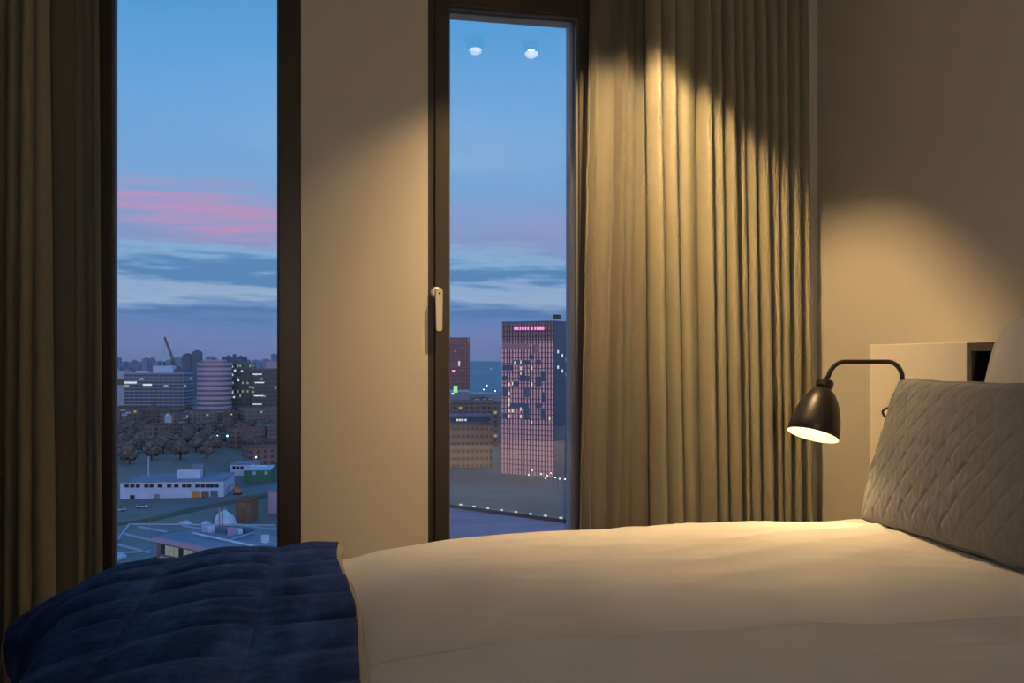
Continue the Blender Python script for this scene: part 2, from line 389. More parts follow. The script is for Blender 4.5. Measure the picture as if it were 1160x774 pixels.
# throw over the foot end
SY = [.42,.56,.70,.84,.98,1.075,1.207,1.356,1.503,1.647,1.777,1.91,2.04,2.17]
TH = [(.382,.28),(.392,.45),(.440,.54),(.57,.59),(.75,.606),(.95,.608),(1.20,.604),(1.33,.600),(1.50,.604),(1.65,.609),(1.85,.611),(2.02,.608),(2.13,.598),(2.20,.570),(2.242,.51),(2.262,.42),(2.268,.34)]
def seam(v, lst):
    d = 9; w = .14
    for a, b in zip(lst, lst[1:]):
        if a <= v <= b: q = (v-a)/(b-a); return (math.sin(PI*q))**.5
    return .6
SX = [-1.2,-.98,-.77,-.56,-.35,-.13,.06]
def throw(s, t, lift=0.0):
    y, z = prof(TH, t); top = sstep(.36, .57, z)
    xr = .004+.034*sstep(2.15, 1.2, y)+.006*math.sin(y*9)
    fl = sstep(1.72, 2.12, y)*1.0
    sh_x = -.462-.095*sstep(1.5, 2.12, y)
    L = xr-sh_x; hem = .165
    d = s*(L+hem)
    if d <= L:
        x = xr-d; dz = smooth_foot(shoulder(x, y))
    else:
        e = d-L; base = smooth_foot(-.56)
        # rounded shoulder turning to a steep fall; flares outwards towards the far corner
        ang_end = math.radians(80-47*fl); R = .07
        a0 = math.radians(28); k = 0; x = sh_x; dz = base
        st = 14; de = e/st
        for i in range(st):
            a = a0+(ang_end-a0)*min(1, (i+.5)*de/R); x -= math.cos(a)*de; dz -= math.sin(a)*de
        dz *= 1
    xs = xr-d
    pf = seam(y, SY)*seam(max(-1.19, xs), SX)
    wr = .0035*fbm(x*5, y*9, 4)+.003*fbm(x*14, y*5, 7)+.0025*(1-abs(fbm(x*4+y*2, y*17, 9))*2)
    yy = y+.02*fl*max(0, d-L)/hem
    return (x, yy, z+dz*(.35+.65*top)+(.011*pf+wr)*top-.006+lift)
th = thing('throw_blanket', 'navy quilted velvet throw draped over the foot of the bed', 'blanket', (-.3, 1.33, .55))
obj('velvet_cover', MB().grid(lambda s, t: throw(s, t), 150, 260), M['velvet'], th, smooth=True, solid=.010)
def strip(s0, s1, t0, t1, n, across, r):
    pts = [throw(s0+(s1-s0)*i/n, t0+(t1-t0)*i/n) for i in range(n+1)]
    return pts
edge = [Vector(p) for p in strip(0, 0, .02, .98, 110, 0, 0)]
trim = MB()
tv = []
for p in edge:
    q = max(0, min(1, (p.z-.40)/.15))
    wd = .011+.002*fbm(p.y*6, 2.0)
    for (dx, dz) in ((-.006, .001), (-.002, .0065), (.006, .006), (wd*.8, .001), (wd, -.001), (wd*.5, -.004), (-.004, -.004)): tv.append((p.x+dx, p.y, p.z+dz-.003))
nn = 7
trim.add(tv, [(i*nn+k, i*nn+(k+1)%nn, (i+1)*nn+(k+1)%nn, (i+1)*nn+k) for i in range(len(edge)-1) for k in range(nn)])
o = obj('edging', trim, M['cream'], th, smooth=True); o['label'] = 'cream folded edging'
hem = [Vector(throw(1, .02+.96*i/90)) for i in range(91)]
hv = []
for i, p in enumerate(hem):
    dn = (p-Vector(throw(.97, .02+.96*i/90))).normalized()
    nrm = Vector((dn.z, 0, -dn.x))
    for a, b in ((-.004,.007),(.010,.008),(.021,.0),(.010,-.010),(-.004,-.009)): hv.append(p+dn*a+nrm*(b-.004))
o = obj('hem_edging', MB().add(hv, [(i*5+k, i*5+(k+1)%5, (i+1)*5+(k+1)%5, (i+1)*5+k) for i in range(90) for k in range(5)]), M['cream'], th, smooth=True)
o['label'] = 'cream hem edging'

# pillows: local s along the length (-1..1), t up the height (-1..1), bulge to both sides
def pillow_mb(cx, cy, cz, hw, hh, front, back, tilt, nu, nv, emboss=None, skew=0.0, seed=0.0, pinch=.05, p=.42, yaw=0.0, rnd=.03):
    ca, sa = math.cos(tilt), math.sin(tilt); mb = MB()
    cyw, syw = math.cos(yaw), math.sin(yaw)
    def side(sign, thick):
        def fn(i, j):
            s = 2*i-1; t = 2*j-1
            s = math.sin(s*PI/2)*.35+s*.65; t = math.sin(t*PI/2)*.35+t*.65
            y = s*hw*(1-pinch*(1-t*t)*abs(s)**3)+skew*t; h = t*hh*(1-pinch*(1-s*s)*abs(t)**3*.7)
            e = max(0, (1-s*s))**p*max(0, (1-t*t))**p
            w = thick*e+.006*(1-e)
            w += .006*e*fbm(s*2.2+seed, t*2.2, seed)+.004*e**.3*fbm(s*6+seed, t*5, seed+4)*(1 if sign < 0 else 0)
            if emboss and sign < 0: w += emboss(y, h)*min(1, e*2.5)
            y *= 1-rnd*abs(t)**9; h *= 1-rnd*1.4*abs(s)**9
            h += .006*fbm(s*3+seed, 1.0, seed)*abs(t)
            n = sign*w
            x_, z_ = n*ca+h*sa, h*ca-n*sa*1.0
            yy = -y
            return (cx+x_*cyw-yy*syw, cy+x_*syw+yy*cyw, cz+z_)
        return fn
    a = MB().grid(side(-1, front), nu, nv); b = MB().grid(side(1, back), nu//3, nv//3)
    mb.add(a.v, [tuple(reversed(f)) for f in a.f]); mb.add(b.v, b.f)
    # close the seam with a narrow piped edge
    ring_ = [side(-1, front)(i/40, 0) for i in range(41)]+[side(-1, front)(1, j/30) for j in range(1, 31)]+[side(-1, front)(1-i/40, 1) for i in range(1, 41)]+[side(-1, front)(0, 1-j/30) for j in range(1, 31)]
    return mb, ring_
def leaf(y, h):
    y = y-.05*h
    w, q = .052, .075
    p_, r_ = y/w, h/q
    f = lambda a: abs(a-round(a))
    d1_, d2_ = f(p_+r_), f(p_-r_)
    d3 = f(p_*2)*.55
    # fine veins radiating inside each lozenge
    loz = math.floor(p_+r_)+math.floor(p_-r_)
    d = min(d1_, d2_)
    hgt = 1-math.exp(-(d/.10)**1.5)
    vein = 1-math.exp(-(d3/.10)**1.5)
    return .0026*hgt+.0018*vein*hgt-.002
pm, rg = pillow_mb(1.398, 1.717, .808, .352, .189, .075, .040, math.radians(15), 330, 200, emboss=leaf, skew=.010, seed=2.0, pinch=.042, p=.36)
gp = thing('pillow', 'light grey quilted pillow with a leaf relief standing on the duvet', 'pillow', (1.34, 1.745, .62))
obj('pillow_cover', pm, M['grey_quilt'], gp, smooth=True)
obj('piping', MB().tube(rg, .0065, 8, caps=False), M['grey_quilt'], gp, smooth=True)
pm, rg = pillow_mb(1.494, 1.488, .888, .36, .257, .030, .034, math.radians(5), 90, 70, skew=.062, seed=7.0, pinch=.04, p=.34, rnd=.085)
wp = thing('pillow', 'plain white pillow leaning on the headboard behind the grey one', 'pillow', (1.49, 1.42, .62))
obj('pillow_cover', pm, M['white_pillow'], wp, smooth=True)
obj('piping', MB().tube(rg, .0075, 8, caps=False), M['white_pillow'], wp, smooth=True)

# headboard
XH = 1.56; zt = 1.05+.0145*2.62
hb = thing('headboard', 'low cream headboard with a dark open niche behind the pillows', 'headboard', (1.63, 1.33, 0))
ya, yb = 2.372, 1.958
obj('panel', MB().box(XH, XR-.002, yb, ya, .02, zt), M['panel'], hb, bevel=.002)
def niche(y0, y1):
    z0 = .62; w = .017
    obj('niche_frame', MB().box(XH, XR-.002, y1-w, y1-.0005, z0, zt-.001).box(XH, XR-.002, y0+.0005, y0+w, z0, zt-.001).box(XH, XR-.002, y0+w, y1-w, zt-.022, zt-.001).box(XH, XR-.002, y0+w, y1-w, z0, z0+.02), M['taupe'], hb)
    obj('niche_back', MB().box(XR-.02, XR-.004, y0+w, y1-w, z0+.02, zt-.022).box(XH+.012, XR-.02, y0+w, y0+w+.002, z0+.02, zt-.022).box(XH+.012, XR-.02, y1-w-.002, y1-w, z0+.02, zt-.022), M['niche'], hb)
    obj('lower_panel', MB().box(XH, XR-.002, y0, y1, .02, z0), M['panel'], hb)
niche(1.50, yb); obj('panel', MB().box(XH, XR-.002, 1.16, 1.50, .02, zt), M['panel'], hb, bevel=.002)
niche(.70, 1.16); obj('panel', MB().box(XH, XR-.002, .29, .70, .02, zt), M['panel'], hb, bevel=.002)

# reading lamp on the headboard
lamp = thing('wall_lamp', 'black reading lamp with bell shade and bent arm on the headboard', 'lamp', (1.56, 2.159, .93))
sx, ly = 1.520, 2.159; hx_ = 1.289; za = 1.038
top = Vector((hx_, ly, .984)); ax = Vector((-.36, -.17, -1.0)).normalized()
def arc(c, r, a0, a1, n=10): return [(c[0]+r*math.cos(math.radians(a0+(a1-a0)*i/n)), ly, c[1]+r*math.sin(math.radians(a0+(a1-a0)*i/n))) for i in range(n+1)]
pts = [(sx, ly, .86), (sx, ly, .93)]+arc((sx-.045, za-.045), .045, 0, 90)+arc((hx_+.058, za-.05), .05, 90, 165)+[tuple(top-ax*.004)]
obj('arm', MB().tube(pts, .0062, 14), M['black'], lamp, smooth=True)
obj('wall_bracket', MB().lathe([(0,0),(.032,0),(.032,.012),(.028,.016),(.009,.018),(.009,.044),(0,.044)], (XH-.0005, ly, .87), (-1,0,0), 28), M['black'], lamp, bevel=.001)
Ls = .150
shp = [(0,-.004),(.0205,-.004),(.0215,0.0),(.0215,.014),(.0195,.016),(.0195,.021),(.026,.0255),(.034,.034),(.0455,.053),(.054,.075),(.0605,.100),(.0648,.125),(.0672,Ls)]
cap_p = [(0,-.004),(.0205,-.004),(.0225,0.0),(.0225,.013),(.020,.0165),(0,.0165)]
shade = obj('lamp_shade', MB().lathe(shp[5:]+[(.0664, Ls+.0006)], top, ax, 64), M['black'], lamp, smooth=True)
obj('shade_lining', MB().lathe([(0,.030)]+[(r-.0016, h+.0016) for r, h in shp[7:-1]]+[(.0660, Ls+.0006)], top, ax, 64), M['white_in'], shade, smooth=True)
obj('shade_cap', MB().lathe(cap_p, top, ax, 40), M['black'], lamp, bevel=.001)
bl = MB().lathe([(0,.052),(.011,.052),(.013,.066),(.020,.080),(.0235,.092),(.0215,.106),(.013,.116),(0,.119)], top, ax, 24)
obj('bulb', bl, M['bulb'], lamp, smooth=True)
cp = [(1.535, ly, .885), (1.522, ly+.012, .893), (1.512, ly+.034, .905), (1.510, ly+.050, .908), (1.512, ly+.074, .900), (1.514, ly+.074, .888), (1.520, ly+.054, .872), (1.532, ly+.045, .855), (1.555, ly+.038, .838)]
def cat_(p, n=8):
    out = []
    for i in range(len(p)-1):
        a, b, c, d = (Vector(p[max(0, min(len(p)-1, i+k))]) for k in (-1, 0, 1, 2))
        for j in range(n):
            t = j/n; out.append(.5*((2*b)+(c-a)*t+(2*a-5*b+4*c-d)*t*t+(3*b-a-3*c+d)*t**3))
    return out+[Vector(p[-1])]
obj('cable', MB().tube(cat_(cp), .0035, 8), M['black'], lamp, smooth=True)

def light(name, ty, loc, energy, col, **k):
    l = bpy.data.lights.new(name, ty); l.energy = energy; l.color = col
    for a, b in k.items(): setattr(l, a, b)
    o = bpy.data.objects.new(name, l); C.objects.link(o); o.location = loc; return o
WARM = (1, .635, .285)
light('bulb_light', 'SPOT', top+ax*.122, 4.2, WARM, shadow_soft_size=.018, spot_size=math.radians(140), spot_blend=.6).rotation_euler = ax.to_track_quat('-Z', 'Y').to_euler()

# adjustable ceiling downlights (seen mirrored in the right pane)
for (x, y, axd, half, pw, lb_) in ((.573, 2.205, (-.02,.25,-.97), 41.0, 29, 'tilted ceiling downlight mirrored in the glass, the one further from the drape'),
                                   (.815, 2.200, (-.04,.27,-.96), 45.3, 130, 'tilted ceiling downlight mirrored in the glass, the one nearer the drape')):
    axv = Vector(axd).normalized(); zl = 2.368; L = .006+.030/math.tan(math.radians(half))
    t = thing('ceiling_downlight', lb_, 'ceiling light', (x, y, H), 'pair of tilted ceiling downlights')
    obj('trim_ring', MB().lathe([(.040,0),(.056,0),(.056,-.005),(.044,-.007),(.040,0)], (x, y, H), n=32), M['white_in'], t)
    obj('lamp_body', MB().lathe([(0,-.010),(.034,-.010),(.034,L),(.030,L),(.030,0),(0,0)], (x, y, zl), axv, 48), M['black'], t)
    obj('lens', MB().lathe([(0,.0012),(.026,.0012),(.026,.0004),(0,.0004)], (x, y, zl), axv, 24), M['lens'], t)
    o = light('downlight_beam', 'SPOT', Vector((x, y, zl))+axv*.006, pw, WARM, shadow_soft_size=.003, spot_size=math.radians(106), spot_blend=1.0)
    o.rotation_euler = Vector((.04 if x < .7 else .20,.40,-.90)).to_track_quat('-Z', 'Y').to_euler()

light('ambient_fill', 'SPOT', (.06, -.95, 1.35), 54, (1, .83, .665), shadow_soft_size=.04, spot_size=math.radians(106), spot_blend=1.0).rotation_euler = Vector((.85, 2.9, 1.05)).to_track_quat('-Z', 'Y').to_euler()  # added ambient fill behind the camera, unseen and without a fixture

# ------------------------------------------------------------------ the city, 60 m below and beyond
B = {}
B['ground'] = mat('dusky ground', (.205,.175,.150), .7, var=.35, vscale=.011, spec=.3)
B['road'] = mat('asphalt', (.17,.16,.155), .6, var=.2, vscale=.05)
B['verge'] = mat('olive verge', (.115,.11,.06), .9, var=.4, vscale=.06)
B['roofd'] = mat('dark bitumen roof', (.15,.155,.16), .5, var=.3, vscale=.08)
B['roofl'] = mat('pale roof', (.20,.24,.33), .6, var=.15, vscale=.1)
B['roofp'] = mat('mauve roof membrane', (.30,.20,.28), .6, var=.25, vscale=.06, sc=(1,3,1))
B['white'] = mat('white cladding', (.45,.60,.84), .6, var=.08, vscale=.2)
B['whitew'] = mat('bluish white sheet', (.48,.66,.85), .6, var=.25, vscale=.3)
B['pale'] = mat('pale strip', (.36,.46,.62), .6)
B['lilac'] = mat('lilac parapet', (.40,.32,.44), .7)
B['brick'] = mat('dark red brick', (.19,.11,.10), .85, var=.25, vscale=.4)
B['brown'] = mat('brown render', (.19,.115,.06), .9, var=.2, vscale=.3)
B['green'] = mat('green cladding', (.035,.17,.10), .7)
B['orange'] = mat('orange paint', (.55,.25,.04), .6)
B['dark'] = mat('dark glass', (.025,.03,.045), .2)
B['steel'] = mat('galvanised steel', (.30,.34,.42), .45, metal=.5)
B['red'] = mat('crane red', (.16,.085,.09), .7)
B['navy'] = mat('haze tinted blue grey', (.095,.14,.215), .7, var=.2, vscale=.05)  # distance haze of the skyline towers put into the blue; nearer parts share it
B['hazeblue'] = mat('haze tinted block', (.19,.26,.38), .7, var=.2, vscale=.02)  # blue of distance haze put into the base colour of the far blocks
B['foliage'] = mat('brown autumn leaves', (.160,.135,.122), .95, var=.5, vscale=.35, bump=1, bscale=1.2)
B['bark'] = mat('bark', (.03,.025,.02), .9)
B['litw'] = mat('lit window', (.8,.7,.5), .5, em=(1,.86,.55), es=.75)
B['dimw'] = mat('dim lit window', (.25,.27,.22), .4, em=(.62,.70,.50), es=.20)
B['litc'] = mat('lit cool window', (.8,.8,.7), .5, em=(.80,.90,.80), es=.7)
B['lamp'] = mat('street light', (1,1,1), .5, em=(1,.95,.8), es=5)
B['cyan'] = mat('cyan light', (.3,1,1), .5, em=(.25,.9,1), es=5)
B['pink'] = mat('pink light', (1,.3,.7), .5, em=(1,.22,.55), es=1.6)
B['greenl'] = mat('green light', (.4,1,.4), .5, em=(.35,.85,.30), es=.8)
B['tower'] = facade('pink window strips', (.075,.055,.075), (.92,.50,.50), 1.72, 2.65, .60, .86, lit=1.0, litcol=(1,.42,.46), es=.055, rough=.6, var=.2)
B['towert'] = facade('dim top floors', (.07,.055,.07), (.36,.21,.23), 1.72, 2.65, .56, .8, rough=.6)
B['towers'] = facade('blue slate side', (.055,.075,.11), (.10,.15,.24), 1.42, 7.9, .5, .95, rough=.5)
B['redtower'] = facade('red slab', (.14,.085,.10), (.42,.20,.21), 2.2, 3.1, .35, .6, lit=.05, litcol=(.9,.8,.7), es=.35)
B['round'] = facade('striped bands', (.46,.36,.46), (.13,.14,.22), 400, 5.05, 1.0, .42, rough=.7, var=.1)
B['greenoff'] = facade('green lit office', (.11,.14,.15), (.05,.07,.08), 2.6, 4.6, .7, .55, lit=.2, litcol=(.75,.85,.5), es=.35)
B['office'] = facade('blue office', (.20,.26,.38), (.04,.055,.09), 6, 4.2, .9, .5, lit=.015, litcol=(.9,.9,.7), es=.4)
B['stripe'] = facade('dim office', (.10,.115,.13), (.05,.06,.07), 3, 4.6, .8, .5, lit=.10, litcol=(.8,.85,.6), es=.3)
B['house'] = facade('brown block', (.21,.145,.13), (.085,.075,.085), 4, 3.2, .5, .55, lit=.05, litcol=(1,.85,.6), es=.4)
B['houseb'] = facade('blue brown block', (.20,.17,.175), (.085,.085,.10), 3.4, 3.2, .5, .5, lit=.06, litcol=(.9,.9,.8), es=.4)
B['beige'] = facade('beige slab', (.34,.22,.16), (.13,.10,.09), 2.6, 4.1, .72, .42, lit=0, rough=.8)

struct('ground', MB().add([(-3500,8,ZG),(3500,8,ZG),(9000,14000,ZG),(-9000,14000,ZG)], [(0,1,2,3)]), B['ground'])
struct('ground_far', MB().add([(-2600,1500,ZG+.3),(2600,1500,ZG+.3),(9000,14000,ZG+.3),(-9000,14000,ZG+.3)], [(0,1,2,3)]), mat('haze tinted far plain', (.22,.26,.30), .5, var=.3, vscale=.004))  # haze over the far ground is painted in as a pale bluish colour

FPS = []
def near_fp(p, rad):
    for fp in FPS:
        a, b, c_, d = fp; t = (b-a); n = (d-a); L1, L2 = t.length, n.length; q = p-a
        s_, r_ = q.x*t.x/L1+q.y*t.y/L1, q.x*n.x/L2+q.y*n.y/L2
        if -rad < s_ < L1+rad and -rad < r_ < L2+rad: return True
    return False
def quad_fp(u0, u1, d0, d1, dep, ang=0.0):
    a, b = P(u0, 405, d0), P(u1, 405, d1); t = (b-a).normalized(); nrm = Vector((-t.y, t.x, 0))
    return [a, b, b+nrm*dep, a+nrm*dep]
def building(name, label, cat, u0, u1, vt, d0, d1=None, dep=20, wall=None, roof=None, group=None, parapet=.8, z0=ZG):
    d1 = d1 or d0; fp = quad_fp(u0, u1, d0, d1, dep); z1 = ZC-(vt-405)/1000.0*d0
    c = sum(fp, Vector((0,0,0)))/4
    FPS.append(fp)
    r = thing(name, label, cat, (c.x, c.y, z0), group)
    obj('facade', MB().walls(fp, z0, z1), wall, r)
    m = MB().prism(fp, z1-.3, z1)
    ctr = c
    inn = [p+(ctr-p).normalized()*min(1.2, dep*.1) for p in fp]
    for i in range(4):
        a, b, e, f = fp[i], fp[(i+1)%4], inn[(i+1)%4], inn[i]
        m.prism([a, b, e, f], z1, z1+parapet)
    obj('roof', m, roof or B['roofd'], r)
    return r, fp, z1
def on_face(fp, u, v, out=.15):                     # where the sight line meets the front wall
    a, b = fp[0], fp[1]; n = Vector((b.y-a.y, a.x-b.x, 0)).normalized()
    r = Vector(ray(u, v)); r0 = Vector((0,0,ZC)); d = (Vector((a.x,a.y,0))-Vector((0,0,0))).dot(n)/(r.x*n.x+r.y*n.y)
    return r0+r*d+n*out, (b-a).normalized(), n
def patch(name, parent, fp, u, v, w, h, m, out=.15, thick=.12):  # w, h in metres
    p, t, n = on_face(fp, u, v, out)
    return obj(name, MB().obox(p, t*(w/2), n*thick, Vector((0,0,h/2))), m, parent)

# --- beyond the left pane
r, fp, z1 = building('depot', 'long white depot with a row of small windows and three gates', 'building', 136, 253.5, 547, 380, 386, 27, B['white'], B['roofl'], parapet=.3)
for x in (122,155,188,237,267,316,370,412,457,486,535,567,595,620,647):
    patch('window', r, fp, 120+x/5.16, 500+261/5.16, 1.7, 1.35, B['dark'])
for x, y, w, h, m in ((155,333,1.9,2.6,'dark'),(297,325,2.3,2.3,'roofl'),(525,310,3.1,2.9,'orange'),(580,310,3.1,2.9,'brick'),(633,306,3.0,2.7,'navy')):
    patch('gate' if x > 400 else 'door', r, fp, 120+x/5.16, 500+y/5.16, w, h, B[m])
t = (fp[1]-fp[0]).normalized(); nn_ = Vector((-t.y, t.x, 0))
def roofbox(name, parent, fp, f, g, w, dp, h, z1, m, label=None):
    c = fp[0]+(fp[1]-fp[0])*f+(fp[3]-fp[0])*g; t = (fp[1]-fp[0]).normalized(); n = Vector((-t.y, t.x, 0))
    o = obj(name, MB().obox((c.x, c.y, z1+h/2), t*w/2, n*dp/2, (0,0,h/2)), m, parent)
    if label: o['label'] = label
    return o
roofbox('roof_unit', r, fp, .61, .45, 10, 6, 3.6, z1, B['white']); roofbox('roof_unit', r, fp, .66, .75, 5, 4, 5, z1, B['roofl'])
roofbox('mast', r, fp, .16, .7, .5, .5, 9, z1, B['pale'])
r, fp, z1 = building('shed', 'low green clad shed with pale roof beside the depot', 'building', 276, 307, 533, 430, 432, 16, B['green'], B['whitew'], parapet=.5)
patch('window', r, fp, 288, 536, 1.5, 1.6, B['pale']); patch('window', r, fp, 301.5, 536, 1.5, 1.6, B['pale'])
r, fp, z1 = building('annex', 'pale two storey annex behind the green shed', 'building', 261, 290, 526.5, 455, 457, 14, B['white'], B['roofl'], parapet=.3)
for u in (265, 269.5, 274): patch('window', r, fp, u, 530, 1.5, 1.5, B['dark'])
r, fp, z1 = building('plant_tower', 'brown windowless box tower right of the blue sheeted heaps', 'building', 267, 284.5, 568, 325, 325, 9, B['brown'], B['brown'], parapet=.4)
r, fp, z1 = building('warehouse', 'lilac walled warehouse cut by the dark window frame', 'building', 304, 330, 557, 345, 345, 20, B['lilac'], B['roofl'], parapet=.4)
def mound(name, label, u, v, w, h, d, m):
    c = P(u, v, d); c.z = ZG
    rt = thing(name, label, 'tarpaulin', c)
    sh_ = MB().grid(lambda a, b: (c.x+(w/2)*math.cos(2*PI*a)*math.cos(b*PI/2)*(1+.15*fbm(a*4, b*3, u)), c.y+(w/2)*math.sin(2*PI*a)*math.cos(b*PI/2), ZG-.1+h*math.sin(b*PI/2)*(1+.18*fbm(a*5, b*2, u+3))), 25, 10)
    obj('sheet', sh_, m, rt, smooth=True)
    obj('ridge_rope', MB().tube([(c.x-w*.3, c.y-w*.35, ZG+h*.45), (c.x, c.y, ZG+h*1.12), (c.x+w*.3, c.y+w*.35, ZG+h*.45)], .12, 6), B['pale'], rt)
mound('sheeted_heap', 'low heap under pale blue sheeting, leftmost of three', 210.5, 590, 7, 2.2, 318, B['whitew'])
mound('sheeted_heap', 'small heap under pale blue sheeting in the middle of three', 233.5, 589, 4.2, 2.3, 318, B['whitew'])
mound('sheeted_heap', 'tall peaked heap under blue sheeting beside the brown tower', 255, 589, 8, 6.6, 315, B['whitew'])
def car(u, v, label, m):
    d = (ZC-ZG)*1000/(v-405); c = P(u, v, d); c.z = ZG
    rt = thing('car', label, 'car', c)
    t = Vector((CA, -SA, 0)); n = Vector((SA, CA, 0)); zz = Vector((0,0,1))
    obj('body', MB().obox(c+zz*.65, t*2.1, n*.85, zz*.32), m, rt, bevel=.15)
    q = lambda a, b, h: c+t*a+n*b+zz*h
    obj('cabin', MB().hexa([q(-1.5,-.75,.97), q(1.1,-.75,.97), q(1.1,.75,.97), q(-1.5,.75,.97), q(-1.1,-.6,1.45), q(.5,-.6,1.45), q(.5,.6,1.45), q(-1.1,.6,1.45)]), B['dark'], rt)
    for a in (-1.3, 1.3):
        for b in (-.85, .85): obj('wheel', MB().lathe([(0,-.1),(.33,-.1),(.33,.1),(0,.1)], q(a, b, .33), n, 14), B['dark'], rt)
car(161, 575.5, 'pale car parked alone on the yard in front of the depot', B['whitew'])
car(136, 579, 'grey blue car parked at the edge of the yard by the frame', B['pale'])
c = onZ(269, 560.5, ZG); t = Vector((CA,-SA,0)); n = Vector((SA,CA,0)); zz = Vector((0,0,1))
ex = thing('excavator', 'small orange excavator standing at the corner of the depot', 'vehicle', c)
obj('tracks', MB().obox(c+n*-1+zz*.45, t*1.6, n*.3, zz*.45).obox(c+n*1+zz*.45, t*1.6, n*.3, zz*.45), B['dark'], ex, bevel=.1)
obj('cab', MB().obox(c+zz*1.7+t*.4, t*1.3, n*1.1, zz*.8).obox(c+zz*2.8-t*.2, t*.6, n*.5, zz*.6), B['orange'], ex, bevel=.08)
obj('boom', MB().tube([c-t*.8+zz*1.9, c-t*2.2+zz*4.2, c-t*3.8+zz*3.6, c-t*4.2+zz*1.0], .3, 8), B['orange'], ex)

# road and verge strips crossing behind the near roof
def strip_ground(name, pts, w, m, z):
    ps = [onZ(u, v, z) for u, v in pts]; vs = []
    for i, p in enumerate(ps):
        tt = (ps[min(i+1, len(ps)-1)]-ps[max(i-1, 0)]).normalized(); nr = Vector((-tt.y, tt.x, 0)); vs += [p-nr*w/2, p+nr*w/2]
    return struct(name, MB().add(vs, [(2*i, 2*i+1, 2*i+3, 2*i+2) for i in range(len(ps)-1)]), m)
strip_ground('road', [(100,578),(170,580),(230,566),(330,548)], 18, B['road'], ZG+.05)
strip_ground('verge', [(100,597),(160,591),(230,575),(330,556)], 7, B['verge'], ZG+.08)

# near low building with white roof seams, its plant and the brick office
ZR = -45.0
ZO = -40.0
A_, B_ = onZ(175,608.5,ZO), onZ(312,637,ZO)
tt = (B_-A_).normalized(); nn = Vector((-tt.y, tt.x, 0))
fpn = [onZ(100,642,ZR), onZ(168,634,ZR), A_-tt*1.6-nn*1.6, A_-tt*1.6+nn*18, B_+nn*18, onZ(340,597,ZR), onZ(147,594,ZR)]
c = sum(fpn, Vector((0,0,0)))/4
nr = thing('workshop', 'dark flat roofed workshop with pale roof seams just below the window', 'building', (c.x, c.y, ZG))
obj('facade', MB().walls(fpn, ZG, ZR), B['navy'], nr)
obj('roof', MB().prism(fpn, ZR-.4, ZR), B['roofd'], nr)
def rline(name, parent, pts, w, z, m, h=.5):
    mb = MB(); ps = [onZ(u, v, z) for u, v in pts]
    for a, b in zip(ps, ps[1:]):
        tt = (b-a); L = tt.length; tt.normalize(); n_ = Vector((-tt.y, tt.x, 0))
        mb.obox((a+b)/2+Vector((0,0,h/2)), tt*L/2, n_*w/2, (0,0,h/2))
    return obj(name, mb, m, parent)
rline('parapet', nr, [(118,632),(147,594.5),(312,596)], .55, ZR, B['pale'], .35)
rline('roof_seam', nr, [(157,597.5),(189,603.5)], .8, ZR, B['pale'], .3)
rline('roof_seam', nr, [(140,605.5),(183,615.5)], .8, ZR, B['pale'], .3)
rline('roof_seam', nr, [(131,617.5),(170,627)], .8, ZR, B['pale'], .3)
rline('roof_seam', nr, [(133,628),(172,624.5)], .7, ZR, B['pale'], .3)
rline('roof_seam', nr, [(186,608),(218,602.5)], 1.6, ZR, B['pale'], .3)
obj('skylight', MB().prism([onZ(122,640,ZR), onZ(144,632,ZR), onZ(139,628,ZR), onZ(122,627,ZR)], ZR, ZR+.5), B['whitew'], nr)
rline('roof_seam', nr, [(208,596.5),(238,602)], .7, ZR, B['pale'], .3)
rline('roof_seam', nr, [(262,594),(312,601)], .8, ZR, B['pale'], .3)
tt = (B_-A_).normalized(); nn = Vector((-tt.y, tt.x, 0))
fpo = [A_+tt*.9, B_, B_+nn*16, A_+tt*.9+nn*16]
c = sum(fpo, Vector((0,0,0)))/4
of = thing('office', 'brick office with ribbon windows partly lit just below the left window', 'building', (c.x, c.y, ZG))
obj('facade', MB().walls(fpo, ZG, ZO-.9), B['brick'], of)
over = [A_-nn*.6, B_-nn*.6, B_+nn*16.6, A_+nn*16.6]
obj('roof', MB().prism(over, ZO-.9, ZO), B['lilac'], of); obj('roof_surface', MB().prism([A_+nn*.8, B_+nn*.8, B_+nn*15.8, A_+nn*15.8], ZO, ZO+.05), B['roofl'], of)
Ln = (B_-A_).length
k = 0
for row in (0, 1):
    x = 2.6
    while x < Ln-2:
        zz_ = ZO-1.25-1.15-row*3.6
        p = A_+tt*(x+.75)-nn*.05; f_ = p.x*SA+p.y*CA; uu = 580+1000*(p.x*CA-p.y*SA)/f_
        m_ = B['litw'] if (231 < uu < 241 or 243.5 < uu < 250) and row == 0 else B['dimw'] if (k*5) % 4 else B['dark']
        obj('window', MB().obox((p.x, p.y, zz_), tt*.72, nn*.08, (0,0,1.05)), m_, of)
        x += 1.75; k += 1
    k = 0
obj('sill_band', MB().obox((A_+tt*(Ln/2+1)-nn*.25)+Vector((0,0,-4.45)), tt*(Ln/2-2), nn*.3, (0,0,.55)), B['lilac'], of)
def roof_at(u, v): return onZ(u, v, ZO)
rail = [roof_at(219,606.5)+Vector((0,0,.5)), roof_at(302,624.5)+Vector((0,0,.5))]
obj('roof_pipe', MB().tube(rail, .22, 8), B['whitew'], of)
obj('roof_pipe', MB().tube([roof_at(262,613)+Vector((0,0,.3)), roof_at(287,605)+Vector((0,0,.3))], .2, 8), B['pale'], of)
